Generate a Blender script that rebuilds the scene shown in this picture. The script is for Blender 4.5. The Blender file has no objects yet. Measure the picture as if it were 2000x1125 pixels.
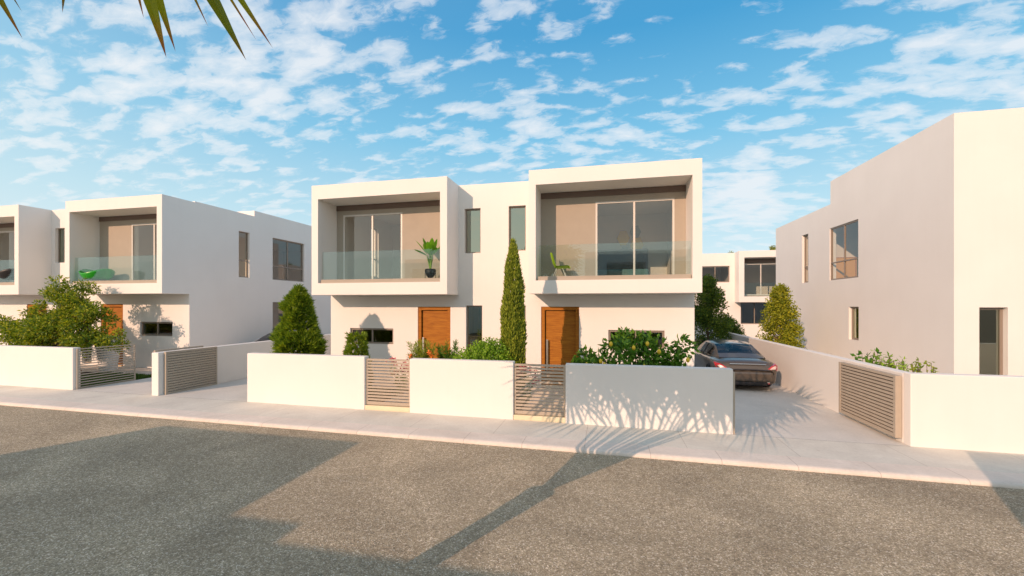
import bpy, math, random
from mathutils import Vector, Matrix
random.seed(11)
R = math.radians
S = bpy.context.scene
C = S.collection
V = Vector

# ------------------------------------------------------------------ materials
MATS = {}
def new_mat(name):
    m = bpy.data.materials.new(name); m.use_nodes = True
    nt = m.node_tree; nt.nodes.clear()
    out = nt.nodes.new('ShaderNodeOutputMaterial')
    return m, nt, out
def N(nt, t, **kw):
    n = nt.nodes.new(t)
    for k, v in kw.items():
        if k in n.inputs: n.inputs[k].default_value = v
        else: setattr(n, k, v)
    return n
def ramp(nt, fac, stops, interp='LINEAR'):
    r = nt.nodes.new('ShaderNodeValToRGB'); r.color_ramp.interpolation = interp
    e = r.color_ramp.elements
    e[0].position, e[0].color = stops[0][0], (*stops[0][1], 1)
    e[1].position, e[1].color = stops[-1][0], (*stops[-1][1], 1)
    for p, c in stops[1:-1]:
        x = e.new(p); x.color = (*c, 1)
    nt.links.new(fac, r.inputs['Fac']); return r.outputs['Color']
def coords(nt, scale=(1, 1, 1), kind='Object'):
    if kind == 'World':
        g = nt.nodes.new('ShaderNodeNewGeometry'); src = g.outputs['Position']
    else:
        g = nt.nodes.new('ShaderNodeTexCoord'); src = g.outputs[kind]
    m = nt.nodes.new('ShaderNodeMapping'); m.inputs['Scale'].default_value = scale
    nt.links.new(src, m.inputs['Vector']); return m.outputs['Vector']
def mixc(nt, fac, a, b, mode='MIX'):
    n = nt.nodes.new('ShaderNodeMix'); n.data_type = 'RGBA'; n.blend_type = mode
    for i, x in ((0, fac), (6, a), (7, b)):
        if hasattr(x, 'is_output'): nt.links.new(x, n.inputs[i])
        elif i == 0: n.inputs[i].default_value = x
        else: n.inputs[i].default_value = (*x, 1)
    return n.outputs[2]
def noise(nt, vec, scale, detail=4, rough=.55, dist=0):
    n = N(nt, 'ShaderNodeTexNoise', Scale=scale, Detail=detail, Roughness=rough, Distortion=dist)
    nt.links.new(vec, n.inputs['Vector']); return n.outputs['Fac']
def principled(name, col, rough=.6, metal=0, var=.0, vscale=3, bump=0, bscale=60, spec=.5, coat=0, trans=0):
    m, nt, out = new_mat(name)
    p = N(nt, 'ShaderNodeBsdfPrincipled', Roughness=rough, Metallic=metal)
    p.inputs['Specular IOR Level'].default_value = spec
    p.inputs['Coat Weight'].default_value = coat
    p.inputs['Transmission Weight'].default_value = trans
    if var:
        v = coords(nt); f = noise(nt, v, vscale)
        c = ramp(nt, f, [(.3, tuple(x*(1-var) for x in col)), (.7, tuple(min(1, x*(1+var)) for x in col))])
        nt.links.new(c, p.inputs['Base Color'])
    else: p.inputs['Base Color'].default_value = (*col, 1)
    if bump:
        v = coords(nt); f = noise(nt, v, bscale, 3)
        b = N(nt, 'ShaderNodeBump', Strength=bump, Distance=.01); nt.links.new(f, b.inputs['Height'])
        nt.links.new(b.outputs['Normal'], p.inputs['Normal'])
    nt.links.new(p.outputs[0], out.inputs[0]); MATS[name] = m; return m

def mat_plaster():
    m, nt, out = new_mat('plaster')
    p = N(nt, 'ShaderNodeBsdfPrincipled', Roughness=.85); p.inputs['Specular IOR Level'].default_value = .25
    v = coords(nt, kind='World')
    base = ramp(nt, noise(nt, v, .9, 5), [(.3, (.775, .75, .71)), (.7, (.805, .78, .74))])
    st = coords(nt, (5, 5, .35), 'World')
    streak = ramp(nt, noise(nt, st, 1.6, 4), [(.45, (1, 1, 1)), (.8, (.985, .98, .975))])
    nt.links.new(mixc(nt, .6, base, streak, 'MULTIPLY'), p.inputs['Base Color'])
    b = N(nt, 'ShaderNodeBump', Strength=.12, Distance=.004)
    nt.links.new(noise(nt, v, 90, 3), b.inputs['Height']); nt.links.new(b.outputs[0], p.inputs['Normal'])
    nt.links.new(p.outputs[0], out.inputs[0]); return m
def mat_asphalt():
    m, nt, out = new_mat('asphalt')
    p = N(nt, 'ShaderNodeBsdfPrincipled', Roughness=.82); p.inputs['Specular IOR Level'].default_value = .3
    v = coords(nt, kind='World')
    big = ramp(nt, noise(nt, v, .55, 6, .6, .6), [(.3, (.70, .70, .70)), (.72, (1.16, 1.15, 1.14))])
    vo = N(nt, 'ShaderNodeTexVoronoi', Scale=95.0); nt.links.new(v, vo.inputs['Vector'])
    sep = nt.nodes.new('ShaderNodeSeparateColor'); nt.links.new(vo.outputs['Color'], sep.inputs[0])
    stone = ramp(nt, sep.outputs[0], [(0, (.28, .228, .15)), (.4, (.43, .355, .24)), (.8, (.57, .475, .325)), (.93, (.74, .65, .49)), (1, (.95, .87, .72))])
    med = ramp(nt, noise(nt, v, 18, 6, .75), [(.3, (.70, .70, .70)), (.7, (1.22, 1.22, 1.22))])
    c = mixc(nt, .95, mixc(nt, 1, stone, big, 'MULTIPLY'), med, 'MULTIPLY')
    pat = ramp(nt, noise(nt, v, 1.1, 3, .5, 1.2), [(.56, (1, 1, 1)), (.75, (.82, .80, .78))])
    nt.links.new(mixc(nt, .8, c, pat, 'MULTIPLY'), p.inputs['Base Color'])
    h = N(nt, 'ShaderNodeMath', operation='ADD'); nt.links.new(vo.outputs['Distance'], h.inputs[0]); nt.links.new(noise(nt, v, 30, 5, .7), h.inputs[1])
    b = N(nt, 'ShaderNodeBump', Strength=.75, Distance=.012)
    nt.links.new(h.outputs[0], b.inputs['Height']); nt.links.new(b.outputs[0], p.inputs['Normal'])
    nt.links.new(p.outputs[0], out.inputs[0]); return m
def mat_concrete(name, joints, a=(.59, .56, .49), bb=(.72, .695, .61)):
    m, nt, out = new_mat(name)
    p = N(nt, 'ShaderNodeBsdfPrincipled', Roughness=.8); p.inputs['Specular IOR Level'].default_value = .3
    v = coords(nt, kind='World')
    base = ramp(nt, noise(nt, v, 1.3, 7, .62, .8), [(.3, a), (.7, bb)])
    fine = ramp(nt, noise(nt, v, 22, 5, .7), [(.3, (.93, .93, .93)), (.7, (1.05, 1.05, 1.05))])
    c = mixc(nt, 1, base, fine, 'MULTIPLY')
    spots = ramp(nt, noise(nt, v, 6, 2, .4), [(.72, (1, 1, 1)), (.80, (.82, .79, .76))])
    c = mixc(nt, .7, c, spots, 'MULTIPLY')
    if joints:
        br = N(nt, 'ShaderNodeTexBrick', Scale=1.0); br.offset = 0
        br.inputs['Mortar Size'].default_value = .006; br.inputs['Brick Width'].default_value = joints
        br.inputs['Row Height'].default_value = 40; br.inputs['Mortar Smooth'].default_value = .3
        br.inputs['Color1'].default_value = br.inputs['Color2'].default_value = (1, 1, 1, 1)
        br.inputs['Mortar'].default_value = (.66, .63, .62, 1)
        off = coords(nt, kind='World'); off.node.inputs['Location'].default_value = (.35, 20, 0)
        nt.links.new(off, br.inputs['Vector'])
        c = mixc(nt, .8, c, br.outputs['Color'], 'MULTIPLY')
    nt.links.new(c, p.inputs['Base Color'])
    b = N(nt, 'ShaderNodeBump', Strength=.25, Distance=.004)
    nt.links.new(noise(nt, v, 60, 5, .7), b.inputs['Height']); nt.links.new(b.outputs[0], p.inputs['Normal'])
    nt.links.new(p.outputs[0], out.inputs[0]); return m
def mat_wood():
    m, nt, out = new_mat('wood')
    p = N(nt, 'ShaderNodeBsdfPrincipled', Roughness=.6); p.inputs['Specular IOR Level'].default_value = .2
    v = coords(nt, (1.4, 1.4, 16)); 
    c = ramp(nt, noise(nt, v, 2.2, 7, .65, .35), [(.25, (.21, .062, .006)), (.5, (.35, .13, .014)), (.75, (.47, .195, .022))])
    nt.links.new(c, p.inputs['Base Color']); nt.links.new(p.outputs[0], out.inputs[0]); return m
def mat_leaf(name, dark, mid, light, trans=.3, tip=None):
    m, nt, out = new_mat(name)
    g = nt.nodes.new('ShaderNodeNewGeometry')
    v = coords(nt)
    nz = noise(nt, v, 3.5, 3)
    mx = N(nt, 'ShaderNodeMath', operation='MULTIPLY_ADD'); mx.inputs[1].default_value = .62
    nt.links.new(g.outputs['Random Per Island'], mx.inputs[0])
    m2 = N(nt, 'ShaderNodeMath', operation='MULTIPLY'); m2.inputs[1].default_value = .4
    nt.links.new(nz, m2.inputs[0]); nt.links.new(m2.outputs[0], mx.inputs[2])
    c = ramp(nt, mx.outputs[0], [(.15, dark), (.5, mid), (.9, light)])
    if tip:
        a = N(nt, 'ShaderNodeAttribute', attribute_name='along')
        th = N(nt, 'ShaderNodeMath', operation='MULTIPLY'); nt.links.new(a.outputs['Fac'], th.inputs[0])
        rr = ramp(nt, g.outputs['Random Per Island'], [(.3, (.95, .95, .95)), (.9, (1.12, 1.12, 1.12))])
        nt.links.new(rr, th.inputs[1])
        f = ramp(nt, th.outputs[0], [(.86, (0, 0, 0)), (.99, (1, 1, 1))])
        c = mixc(nt, f, c, tip)
    d = N(nt, 'ShaderNodeBsdfPrincipled', Roughness=.5); d.inputs['Specular IOR Level'].default_value = .35
    nt.links.new(c, d.inputs['Base Color'])
    t = nt.nodes.new('ShaderNodeBsdfTranslucent')
    br = mixc(nt, 1, c, (1.6, 1.5, .7), 'MULTIPLY'); nt.links.new(br, t.inputs['Color'])
    ms = N(nt, 'ShaderNodeMixShader', Fac=trans)
    nt.links.new(d.outputs[0], ms.inputs[1]); nt.links.new(t.outputs[0], ms.inputs[2])
    nt.links.new(ms.outputs[0], out.inputs[0]); return m
def mat_glass(name, tint, base=.06, gain=.7, gloss=(1, 1, 1), wob=0):
    m, nt, out = new_mat(name)
    tr = N(nt, 'ShaderNodeBsdfTransparent'); tr.inputs[0].default_value = (*tint, 1)
    gl = N(nt, 'ShaderNodeBsdfGlossy', Roughness=.01); gl.inputs[0].default_value = (*gloss, 1)
    # Schlick reflectance that is the same from either side of the thin pane
    g = nt.nodes.new('ShaderNodeNewGeometry'); dt = nt.nodes.new('ShaderNodeVectorMath'); dt.operation = 'DOT_PRODUCT'
    nt.links.new(g.outputs['Incoming'], dt.inputs[0]); nt.links.new(g.outputs['Normal'], dt.inputs[1])
    ab = N(nt, 'ShaderNodeMath', operation='ABSOLUTE'); nt.links.new(dt.outputs['Value'], ab.inputs[0])
    iv = N(nt, 'ShaderNodeMath', operation='SUBTRACT'); iv.inputs[0].default_value = 1; nt.links.new(ab.outputs[0], iv.inputs[1])
    pw = N(nt, 'ShaderNodeMath', operation='POWER'); nt.links.new(iv.outputs[0], pw.inputs[0]); pw.inputs[1].default_value = 4.5
    ma = N(nt, 'ShaderNodeMath', operation='MULTIPLY_ADD'); ma.inputs[1].default_value = gain; ma.inputs[2].default_value = base
    nt.links.new(pw.outputs[0], ma.inputs[0])
    ms = nt.nodes.new('ShaderNodeMixShader')
    nt.links.new(ma.outputs[0], ms.inputs[0]); nt.links.new(tr.outputs[0], ms.inputs[1]); nt.links.new(gl.outputs[0], ms.inputs[2])
    nt.links.new(ms.outputs[0], out.inputs[0]); return m
def mat_grass():
    return principled('soil', (.10, .075, .05), .95, var=.35, vscale=9, bump=.6, bscale=50)

PL = mat_plaster(); ASP = mat_asphalt(); WOOD = mat_wood()
PAV = mat_concrete('pavement', 1.6); KERB = mat_concrete('kerb', 1.0, (.64, .575, .50), (.78, .71, .63)); DRV = mat_concrete('drive', 0, (.60, .575, .52), (.69, .66, .60))
STEP = principled('threshold_stone', (.74, .64, .44), .7, var=.05)
TAUPE = principled('taupe_render', (.39, .34, .275), .85, var=.03, bump=.1, bscale=80)
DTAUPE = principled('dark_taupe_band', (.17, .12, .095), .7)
FRAME = principled('taupe_frame', (.25, .205, .165), .45, var=.02)
GATE = principled('gate_metal', (.43, .37, .295), .7, var=.04, vscale=8, spec=.25)
ALU = principled('pale_frame', (.66, .62, .56), .4)
STEEL = principled('brushed_steel', (.62, .62, .6), .3, 1)
ROOM = principled('room_paint', (.72, .70, .66), .9)
FLOORM = principled('room_floor', (.42, .36, .29), .5, var=.1)
GLASS = mat_glass('window_glass', (.88, .89, .84), .11, .7)
GLASSD = mat_glass('dark_glass', (.45, .46, .40), .14, .8)
BALU = mat_glass('balustrade_glass', (.91, .95, .94), .055, .6, (.75, .95, 1))
SOIL = mat_grass()
GRASSM = mat_leaf('grass_blades', (.03, .07, .01), (.06, .13, .02), (.12, .2, .03), .3)
CONI = mat_leaf('conifer_leaf', (.06, .12, .012), (.17, .27, .02), (.38, .48, .04), .35)
CYPR = mat_leaf('cypress_leaf', (.08, .12, .015), (.22, .29, .03), (.50, .55, .07), .25)
DECI = mat_leaf('garden_tree_leaf', (.045, .11, .012), (.17, .26, .018), (.50, .50, .04), .38)
LEMO = mat_leaf('lemon_leaf', (.03, .10, .012), (.09, .23, .02), (.23, .40, .04), .33)
HEDG = mat_leaf('hedge_leaf', (.08, .17, .012), (.19, .36, .025), (.38, .56, .06), .35)
FEAT = mat_leaf('feathery_leaf', (.10, .17, .015), (.24, .33, .03), (.46, .48, .07), .35)
TREA = mat_leaf('back_tree_leaf', (.025, .07, .012), (.08, .16, .02), (.26, .32, .03), .3)
TREB = mat_leaf('yellow_tree_leaf', (.07, .11, .01), (.26, .30, .02), (.52, .50, .04), .35)
BANA = mat_leaf('banana_leaf', (.06, .20, .01), (.14, .38, .015), (.30, .52, .03), .35)
PALM = mat_leaf('palm_leaf', (.10, .13, .008), (.22, .24, .010), (.40, .36, .016), .5, tip=(.32, .09, .03))
FLOW = mat_leaf('pink_petal', (.5, .05, .12), (.7, .12, .2), (.8, .3, .35), .3)
BARK = principled('bark', (.16, .11, .075), .9, var=.3, vscale=14, bump=.7, bscale=40)
PBARK = principled('palm_bark', (.20, .15, .10), .9, var=.3, vscale=9, bump=.8, bscale=25)
LEMON = principled('lemon_skin', (.75, .52, .03), .45)
BLACK = principled('black_matt', (.012, .012, .014), .5)
RUB = principled('rubber', (.02, .02, .02), .8)
GREEN = principled('green_plastic', (.02, .34, .02), .3)
LIME = principled('lime_plastic', (.50, .72, .012), .35)
WHITEP = principled('white_ceramic', (.8, .8, .79), .35)
CARM = principled('taupe_car_paint', (.10, .08, .062), .3, .4, coat=.7)
CARW = principled('white_car_paint', (.7, .7, .7), .25, 0, coat=1)
CHROME = principled('chrome', (.75, .74, .72), .12, 1)
REDL = principled('red_lens', (.45, .012, .02), .12, coat=1)
CLEARL = principled('pale_lens', (.7, .55, .52), .12, coat=1)
CARGL = mat_glass('car_glass', (.42, .42, .43), .05, .5)
SEATM = principled('seat_leather', (.05, .05, .055), .5)
GOLD = principled('gold_metal', (.55, .36, .06), .35, .7)
TEAL = principled('teal_cloth', (.11, .24, .26), .8)
m_ = principled('brown_panel', (.12, .09, .06), .8, var=.7, vscale=30, bump=.4, bscale=25); PANELM = m_

# ------------------------------------------------------------------ mesh helpers
class MB:
    def __init__(s): s.v = []; s.f = []; s.a = None
    def box(s, x0, x1, y0, y1, z0, z1):
        i = len(s.v)
        s.v += [V((x, y, z)) for z in (z0, z1) for y in (y0, y1) for x in (x0, x1)]
        s.f += [tuple(i+k for k in q) for q in ((0, 2, 3, 1), (4, 5, 7, 6), (0, 1, 5, 4), (2, 6, 7, 3), (0, 4, 6, 2), (1, 3, 7, 5))]
        return s
    def quad(s, *p):
        i = len(s.v); s.v += [V(q) for q in p]; s.f.append(tuple(range(i, i+len(p)))); return s
    def tube(s, pts, rad, n=8, cap=True):
        pts = [V(p) for p in pts]
        if not hasattr(rad, '__len__'): rad = [rad]*len(pts)
        base = len(s.v); up = V((0, 0, 1))
        for k, p in enumerate(pts):
            d = (pts[min(k+1, len(pts)-1)]-pts[max(k-1, 0)]).normalized()
            a = d.cross(up if abs(d.z) < .95 else V((1, 0, 0))).normalized(); b = d.cross(a)
            for j in range(n):
                t = 2*math.pi*j/n; s.v.append(p+(a*math.cos(t)+b*math.sin(t))*rad[k])
        for k in range(len(pts)-1):
            for j in range(n):
                q = (j+1) % n; s.f.append((base+k*n+j, base+k*n+q, base+(k+1)*n+q, base+(k+1)*n+j))
        if cap:
            s.f.append(tuple(base+j for j in range(n))); s.f.append(tuple(base+(len(pts)-1)*n+j for j in reversed(range(n))))
        return s
    def lathe(s, c, prof, n=24):
        base = len(s.v)
        for r, z in prof:
            for j in range(n):
                t = 2*math.pi*j/n; s.v.append(V((c[0]+r*math.cos(t), c[1]+r*math.sin(t), c[2]+z)))
        for k in range(len(prof)-1):
            for j in range(n):
                q = (j+1) % n; s.f.append((base+k*n+j, base+k*n+q, base+(k+1)*n+q, base+(k+1)*n+j))
        s.f.append(tuple(base+j for j in reversed(range(n)))); s.f.append(tuple(base+(len(prof)-1)*n+j for j in range(n)))
        return s
    def leaf(s, p, d, L, W, nrm=None):
        """one folded lance-shaped leaf"""
        d = d.normalized()
        if nrm is None: nrm = rv()
        side = d.cross(nrm)
        if side.length < 1e-3: side = d.cross(V((.3, .5, .8)))
        side.normalize(); n2 = side.cross(d)
        i = len(s.v)
        s.v += [p, p+d*L*.45+side*W*.5+n2*W*.18, p+d*L, p+d*L*.45-side*W*.5+n2*W*.18]
        s.f += [(i, i+1, i+2), (i, i+2, i+3)]
    def build(s, name, mat, parent=None, loc=None, smooth=False, bevel=0, subsurf=0):
        me = bpy.data.meshes.new(name)
        o = bpy.data.objects.new(name, me)
        org = V((0, 0, 0))
        if parent is not None:
            q = parent
            while q: org = org+q.location; q = q.parent
            o.parent = parent
        elif loc is not None:
            org = V(loc); o.location = org
        me.from_pydata([tuple(p-org) for p in s.v], [], s.f)
        if s.a:
            at = me.attributes.new('along', 'FLOAT', 'POINT')
            at.data.foreach_set('value', s.a)
        me.materials.append(mat)
        if smooth: me.shade_smooth()
        C.objects.link(o)
        if bevel:
            b = o.modifiers.new('bevel', 'BEVEL'); b.width = bevel; b.segments = 2; b.limit_method = 'ANGLE'; b.angle_limit = R(40)
        if subsurf:
            b = o.modifiers.new('sub', 'SUBSURF'); b.levels = b.render_levels = subsurf
        return o
def rv():
    while True:
        v = V((random.uniform(-1, 1), random.uniform(-1, 1), random.uniform(-1, 1)))
        if .05 < v.length < 1: return v.normalized()
def tag(o, label=None, cat=None, group=None, kind=None):
    if label: o['label'] = label
    if cat: o['category'] = cat
    if group: o['group'] = group
    if kind: o['kind'] = kind
    return o
def thing(name, loc, label, cat, group=None):
    o = bpy.data.objects.new(name, None); o.location = loc; o.empty_display_size = .2; C.objects.link(o)
    return tag(o, label, cat, group)
def copy_tree(o, parent=None):
    c = o.copy(); C.objects.link(c)
    if parent: c.parent = parent
    for ch in list(o.children): copy_tree(ch, c)
    return c
def gz(x): return -.006*(max(-40, min(40, x))+3)

def panel(mb, O, U, W, T, u0, u1, z0, z1, holes, thick):
    """wall with real openings. O origin, U along-wall unit, T outward normal unit; the slab lies from the face inwards by thick"""
    us = sorted({u0, u1, *[h[0] for h in holes], *[h[1] for h in holes]})
    zs = sorted({z0, z1, *[h[2] for h in holes], *[h[3] for h in holes]})
    def solid(i, j):
        if i < 0 or j < 0 or i >= len(us)-1 or j >= len(zs)-1: return False
        cu = (us[i]+us[i+1])/2; cz = (zs[j]+zs[j+1])/2
        return not any(h[0] < cu < h[1] and h[2] < cz < h[3] for h in holes)
    idx = {}
    def P(u, z, k):
        key = (u, z, k)
        if key not in idx:
            idx[key] = len(mb.v); mb.v.append(V(O)+V(U)*u+V((0, 0, z))-V(T)*thick*k)
        return idx[key]
    for i in range(len(us)-1):
        for j in range(len(zs)-1):
            if not solid(i, j): continue
            a, b, c, d = us[i], us[i+1], zs[j], zs[j+1]
            mb.f.append((P(a, c, 0), P(b, c, 0), P(b, d, 0), P(a, d, 0)))
            mb.f.append((P(a, c, 1), P(a, d, 1), P(b, d, 1), P(b, c, 1)))
            if not solid(i-1, j): mb.f.append((P(a, c, 0), P(a, d, 0), P(a, d, 1), P(a, c, 1)))
            if not solid(i+1, j): mb.f.append((P(b, c, 0), P(b, c, 1), P(b, d, 1), P(b, d, 0)))
            if not solid(i, j-1): mb.f.append((P(a, c, 0), P(a, c, 1), P(b, c, 1), P(b, c, 0)))
            if not solid(i, j+1): mb.f.append((P(a, d, 0), P(b, d, 0), P(b, d, 1), P(a, d, 1)))
    return mb
def obox(mb, O, U, T, u0, u1, t0, t1, z0, z1):
    """box in wall coordinates; t measured outwards"""
    i = len(mb.v)
    for z in (z0, z1):
        for t in (t0, t1):
            for u in (u0, u1): mb.v.append(V(O)+V(U)*u+V(T)*t+V((0, 0, z)))
    mb.f += [tuple(i+k for k in q) for q in ((0, 2, 3, 1), (4, 5, 7, 6), (0, 1, 5, 4), (2, 6, 7, 3), (0, 4, 6, 2), (1, 3, 7, 5))]
def window(parent, O, U, T, h, fm=None, glass=None, depth=.1, w=.045, vm=(), hm=(), name='window'):
    """framed window in opening h=(u0,u1,z0,z1) set back by depth"""
    fm = fm or FRAME; glass = glass or GLASS
    u0, u1, z0, z1 = h; e = .003
    u0 += e; u1 -= e; z0 += e; z1 -= e
    mb = MB(); t0, t1 = -depth-.05, -depth
    obox(mb, O, U, T, u0, u0+w, t0, t1, z0, z1); obox(mb, O, U, T, u1-w, u1, t0, t1, z0, z1)
    obox(mb, O, U, T, u0+w, u1-w, t0, t1, z0, z0+w); obox(mb, O, U, T, u0+w, u1-w, t0, t1, z1-w, z1)
    for q in vm:
        x = u0+(u1-u0)*q; obox(mb, O, U, T, x-w*.5, x+w*.5, t0+.004, t1-.004, z0+w, z1-w)
    for q in hm:
        z = z0+(z1-z0)*q; obox(mb, O, U, T, u0+w, u1-w, t0+.006, t1+.006, z-w*.45, z+w*.45)
    fr = mb.build(name, fm, parent)
    g = MB(); tt = -depth-.025
    c = [V(O)+V(U)*u+V(T)*tt+V((0, 0, z)) for u, z in ((u0+w*.6, z0+w*.6), (u1-w*.6, z0+w*.6), (u1-w*.6, z1-w*.6), (u0+w*.6, z1-w*.6))]
    g.quad(*c); g.build('pane', glass, fr)
    return fr

# ------------------------------------------------------------------ ground
def sheet(name, x0, x1, y0, y1, dz, mat, thick=0, bevel=0, label=None):
    mb = MB(); xs = [x0]+[x for x in (-40, 40) if x0 < x < x1]+[x1]
    for a, b in zip(xs, xs[1:]):
        za, zb = gz(a)+dz, gz(b)+dz
        mb.quad((a, y0, za), (b, y0, zb), (b, y1, zb), (a, y1, za))
        if thick:
            mb.quad((a, y0, za-thick), (b, y0, zb-thick), (b, y0, zb), (a, y0, za))
            mb.quad((a, y1, za), (b, y1, zb), (b, y1, zb-thick), (a, y1, za-thick))
    o = mb.build(name, mat); tag(o, kind='structure'); return o
sheet('ground', -600, 600, -600, 600, -.14, SOIL)
sheet('road', -80, 80, .3, 6.7, -.06, ASP)
def kerb(y0, y1, outer):
    mb = MB(); s = 1 if y1 > y0 else -1
    prof = [(y0, -.13), (y0, -.045), (y0+s*.012, -.02), (y0+s*.035, -.004), (y0+s*.07, .003), (y1, .003), (y1, -.05)]
    xs = (-80, -40, 40, 80)
    for x in xs:
        for y, z in prof: mb.v.append(V((x, y, z+gz(x))))
    n = len(prof)
    for k in range(3):
        for j in range(n-1): mb.f.append((k*n+j, k*n+j+1, (k+1)*n+j+1, (k+1)*n+j))
    o = mb.build(outer, KERB, smooth=False); tag(o, kind='structure')
kerb(6.7, 7.13, 'kerb'); kerb(.3, -.13, 'kerb')
sheet('pavement', -80, 80, 7.137, 8.1, 0, PAV)
sheet('pavement', -80, 80, -3, -.137, 0, PAV)
for a, b in ((-29.4, -26.9), (-26.65, -24.25), (-13.42, -10.86), (-10.64, -8.07), (2.2, 4.82), (5.02, 7.66)):
    sheet('driveway', a, b, 8.104, 24, .001, DRV)
for a, b in ((-24.2, -13.42), (-8.07, 2.2), (7.66, 16)):
    sheet('garden_path', a, b, 10.35, 11.5, -.005, mat_concrete('garden_paving', .9, (.52, .47, .42), (.62, .57, .51)))
for a, b in ((-5.06, -4.0), (-1.8, -.78)):
    sheet('garden_path', a, b, 8.25, 10.35, -.008, DRV)

def lawn(x0, x1, y0, y1, n):
    mb = MB()
    for _ in range(n):
        x, y = random.uniform(x0, x1), random.uniform(y0, y1)
        mb.leaf(V((x, y, gz(x)-.04)), V((random.uniform(-.5, .5), random.uniform(-.5, .5), 1)), random.uniform(.07, .13), .016)
    o = mb.build('grass', GRASSM); tag(o, kind='stuff')
lawn(-15.6, -13.46, 8.35, 10.3, 9000)
lawn(-4.0, -1.85, 8.35, 10.3, 3000); lawn(-.75, 2.1, 8.35, 10.3, 3000); lawn(-7.9, -5.1, 8.35, 10.3, 3500)
sheet('garden_soil', -24.2, -13.43, 8.2, 10.34, -.03, SOIL)
sheet('garden_soil', -8.05, 2.19, 8.2, 10.34, -.03, SOIL)

# ------------------------------------------------------------------ villas
FX0, FX1, FY = -8.35, 2.18, 11.5
XU, YU = (1, 0, 0), (0, 1, 0)
def villa(label):
    root = thing('semi_detached_house', (-3, FY, 0), label, 'house')
    O = (0, FY, 0); T = (0, -1, 0)
    dL, dR = (-5.44, -4.42, -.02, 2.205), (-1.77, -.73, -.02, 2.21)
    nl, nr = (-3.95, -3.46, .06, 2.24), (-2.68, -2.2, .06, 2.24)
    wL, wR = (-7.68, -6.23, 1.08, 1.55), (.04, 1.46, 1.1, 1.59)
    uL, uR = (-3.99, -3.51, 3.74, 5.02), (-2.69, -2.2, 3.77, 5.03)
    sL, sR = (-7.9, -5.92, 2.93, 5.01), (-.3, 1.70, 2.93, 5.01)
    w = panel(MB(), O, XU, 0, T, FX0, FX1, -.2, 5.70, [dL, dR, nl, nr, wL, wR, uL, uR, sL, sR], .2)
    w.build('front_wall', PL, root)
    # side walls
    hs = [(13.46, 13.96, 3.25, 5.03), (15.14, 17.05, 3.25, 5.03), (15.14, 17.05, .06, 2.3)]
    zt = 5.735
    panel(MB(), (FX1, 0, 0), YU, 0, (1, 0, 0), FY+.2, 21.8, -.2, zt, hs, .2).build('side_wall', PL, root)
    panel(MB(), (FX0, 0, 0), YU, 0, (-1, 0, 0), FY+.2, 21.8, -.2, zt, hs, .2).build('side_wall', PL, root)
    panel(MB(), (0, 21.8, 0), XU, 0, (0, 1, 0), FX0+.2, FX1-.2, -.2, zt, [(-6, -4, 3.2, 5), (-1, 1, 3.2, 5)], .2).build('back_wall', PL, root)
    mb = MB(); mb.box(FX0, FX1, 14.2, 14.4, zt, 5.96); mb.box(FX0, FX0+.2, 14.4, 21.6, zt, 5.96); mb.box(FX1-.2, FX1, 14.4, 21.6, zt, 5.96); mb.box(FX0, FX1, 21.6, 21.8, zt, 5.96)
    mb.build('parapet', PL, root)
    MB().box(FX0+.2, FX1-.2, FY+.2, 21.6, 5.36, 5.5).build('roof', PL, root)
    MB().box(FX0+.2, FX1-.2, FY+.2, 21.6, 2.60, 2.92).build('upper_floor', FLOORM, root)
    MB().box(FX0+.2, FX1-.2, FY+.2, 21.6, -.2, .03).build('ground_floor', FLOORM, root)
    mb = MB()
    mb.box(-3.2, -3.0, FY+.2, 21.6, .03, 2.6); mb.box(-3.2, -3.0, FY+.2, 21.6, 2.92, 5.36)
    for x in (-4.6, -1.5): mb.box(x-.05, x+.05, FY+.2, 15.0, 2.92, 5.36); mb.box(x-.05, x+.05, FY+.2, 14.6, .03, 2.6)
    for z0, z1 in ((.03, 2.6), (2.92, 5.36)):
        mb.box(FX0+.2, -3.2, 15.0, 15.1, z0, z1); mb.box(-3.0, FX1-.2, 15.0, 15.1, z0, z1)
    mb.build('inner_wall', ROOM, root)
    # balcony boxes
    for (x0, x1, i0, i1, it, sl) in ((-8.33, -4.17, -8.12, -4.37, 5.30, sL), (-1.95, 2.18, -1.77, 1.97, 5.32, sR)):
        y0, y1 = 10.6, FY; zb, zt2, ib = 2.545, 5.70, 2.88
        mb = MB()
        o_ = [(x0, zb), (x1, zb), (x1, zt2), (x0, zt2)]; n_ = [(i0, ib), (i1, ib), (i1, it), (i0, it)]
        for y in (y0, y1):
            mb.v += [V((x, y, z)) for x, z in o_]+[V((x, y, z)) for x, z in n_]
        for k in range(4):
            q = (k+1) % 4
            mb.f += [(k, q, 4+q, 4+k), (8+k, 12+k, 12+q, 8+q), (k, 8+k, 8+q, q), (4+k, 4+q, 12+q, 12+k)]
        mb.build('balcony_surround', PL, root)
        panel(MB(), (0, FY-.03, 0), XU, 0, T, i0+.002, i1-.002, ib+.002, it-.002, [sl], .028).build('terrace_wall', TAUPE, root)
        MB().box(i0+.003, i1-.003, FY-.055, FY-.0305, it-.16, it-.003).build('top_band', DTAUPE, root)  # thin dark taupe band along the top of the terrace wall
        MB().box(i0+.05, i1-.02, 10.66, 10.78, ib+.002, 2.985).build('balcony_kerb', TAUPE, root, bevel=.006)
        MB().box(i0+.06, i1-.02, 10.715, 10.73, 2.986, 3.785).build('glass_balustrade', BALU, root)
        window(root, (0, FY-.03, 0), XU, T, (sl[0], sl[1], sl[2], sl[3]), ALU, GLASS, .0, .05, (.5,), name='sliding_door')
    # front windows
    for h in (wL, wR): window(root, O, XU, T, h, FRAME, GLASSD, .05, .05, (.5,))
    for h in (uL, uR, nl, nr): window(root, O, XU, T, h, FRAME, mat_cache('half'), .09, .035)
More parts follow.
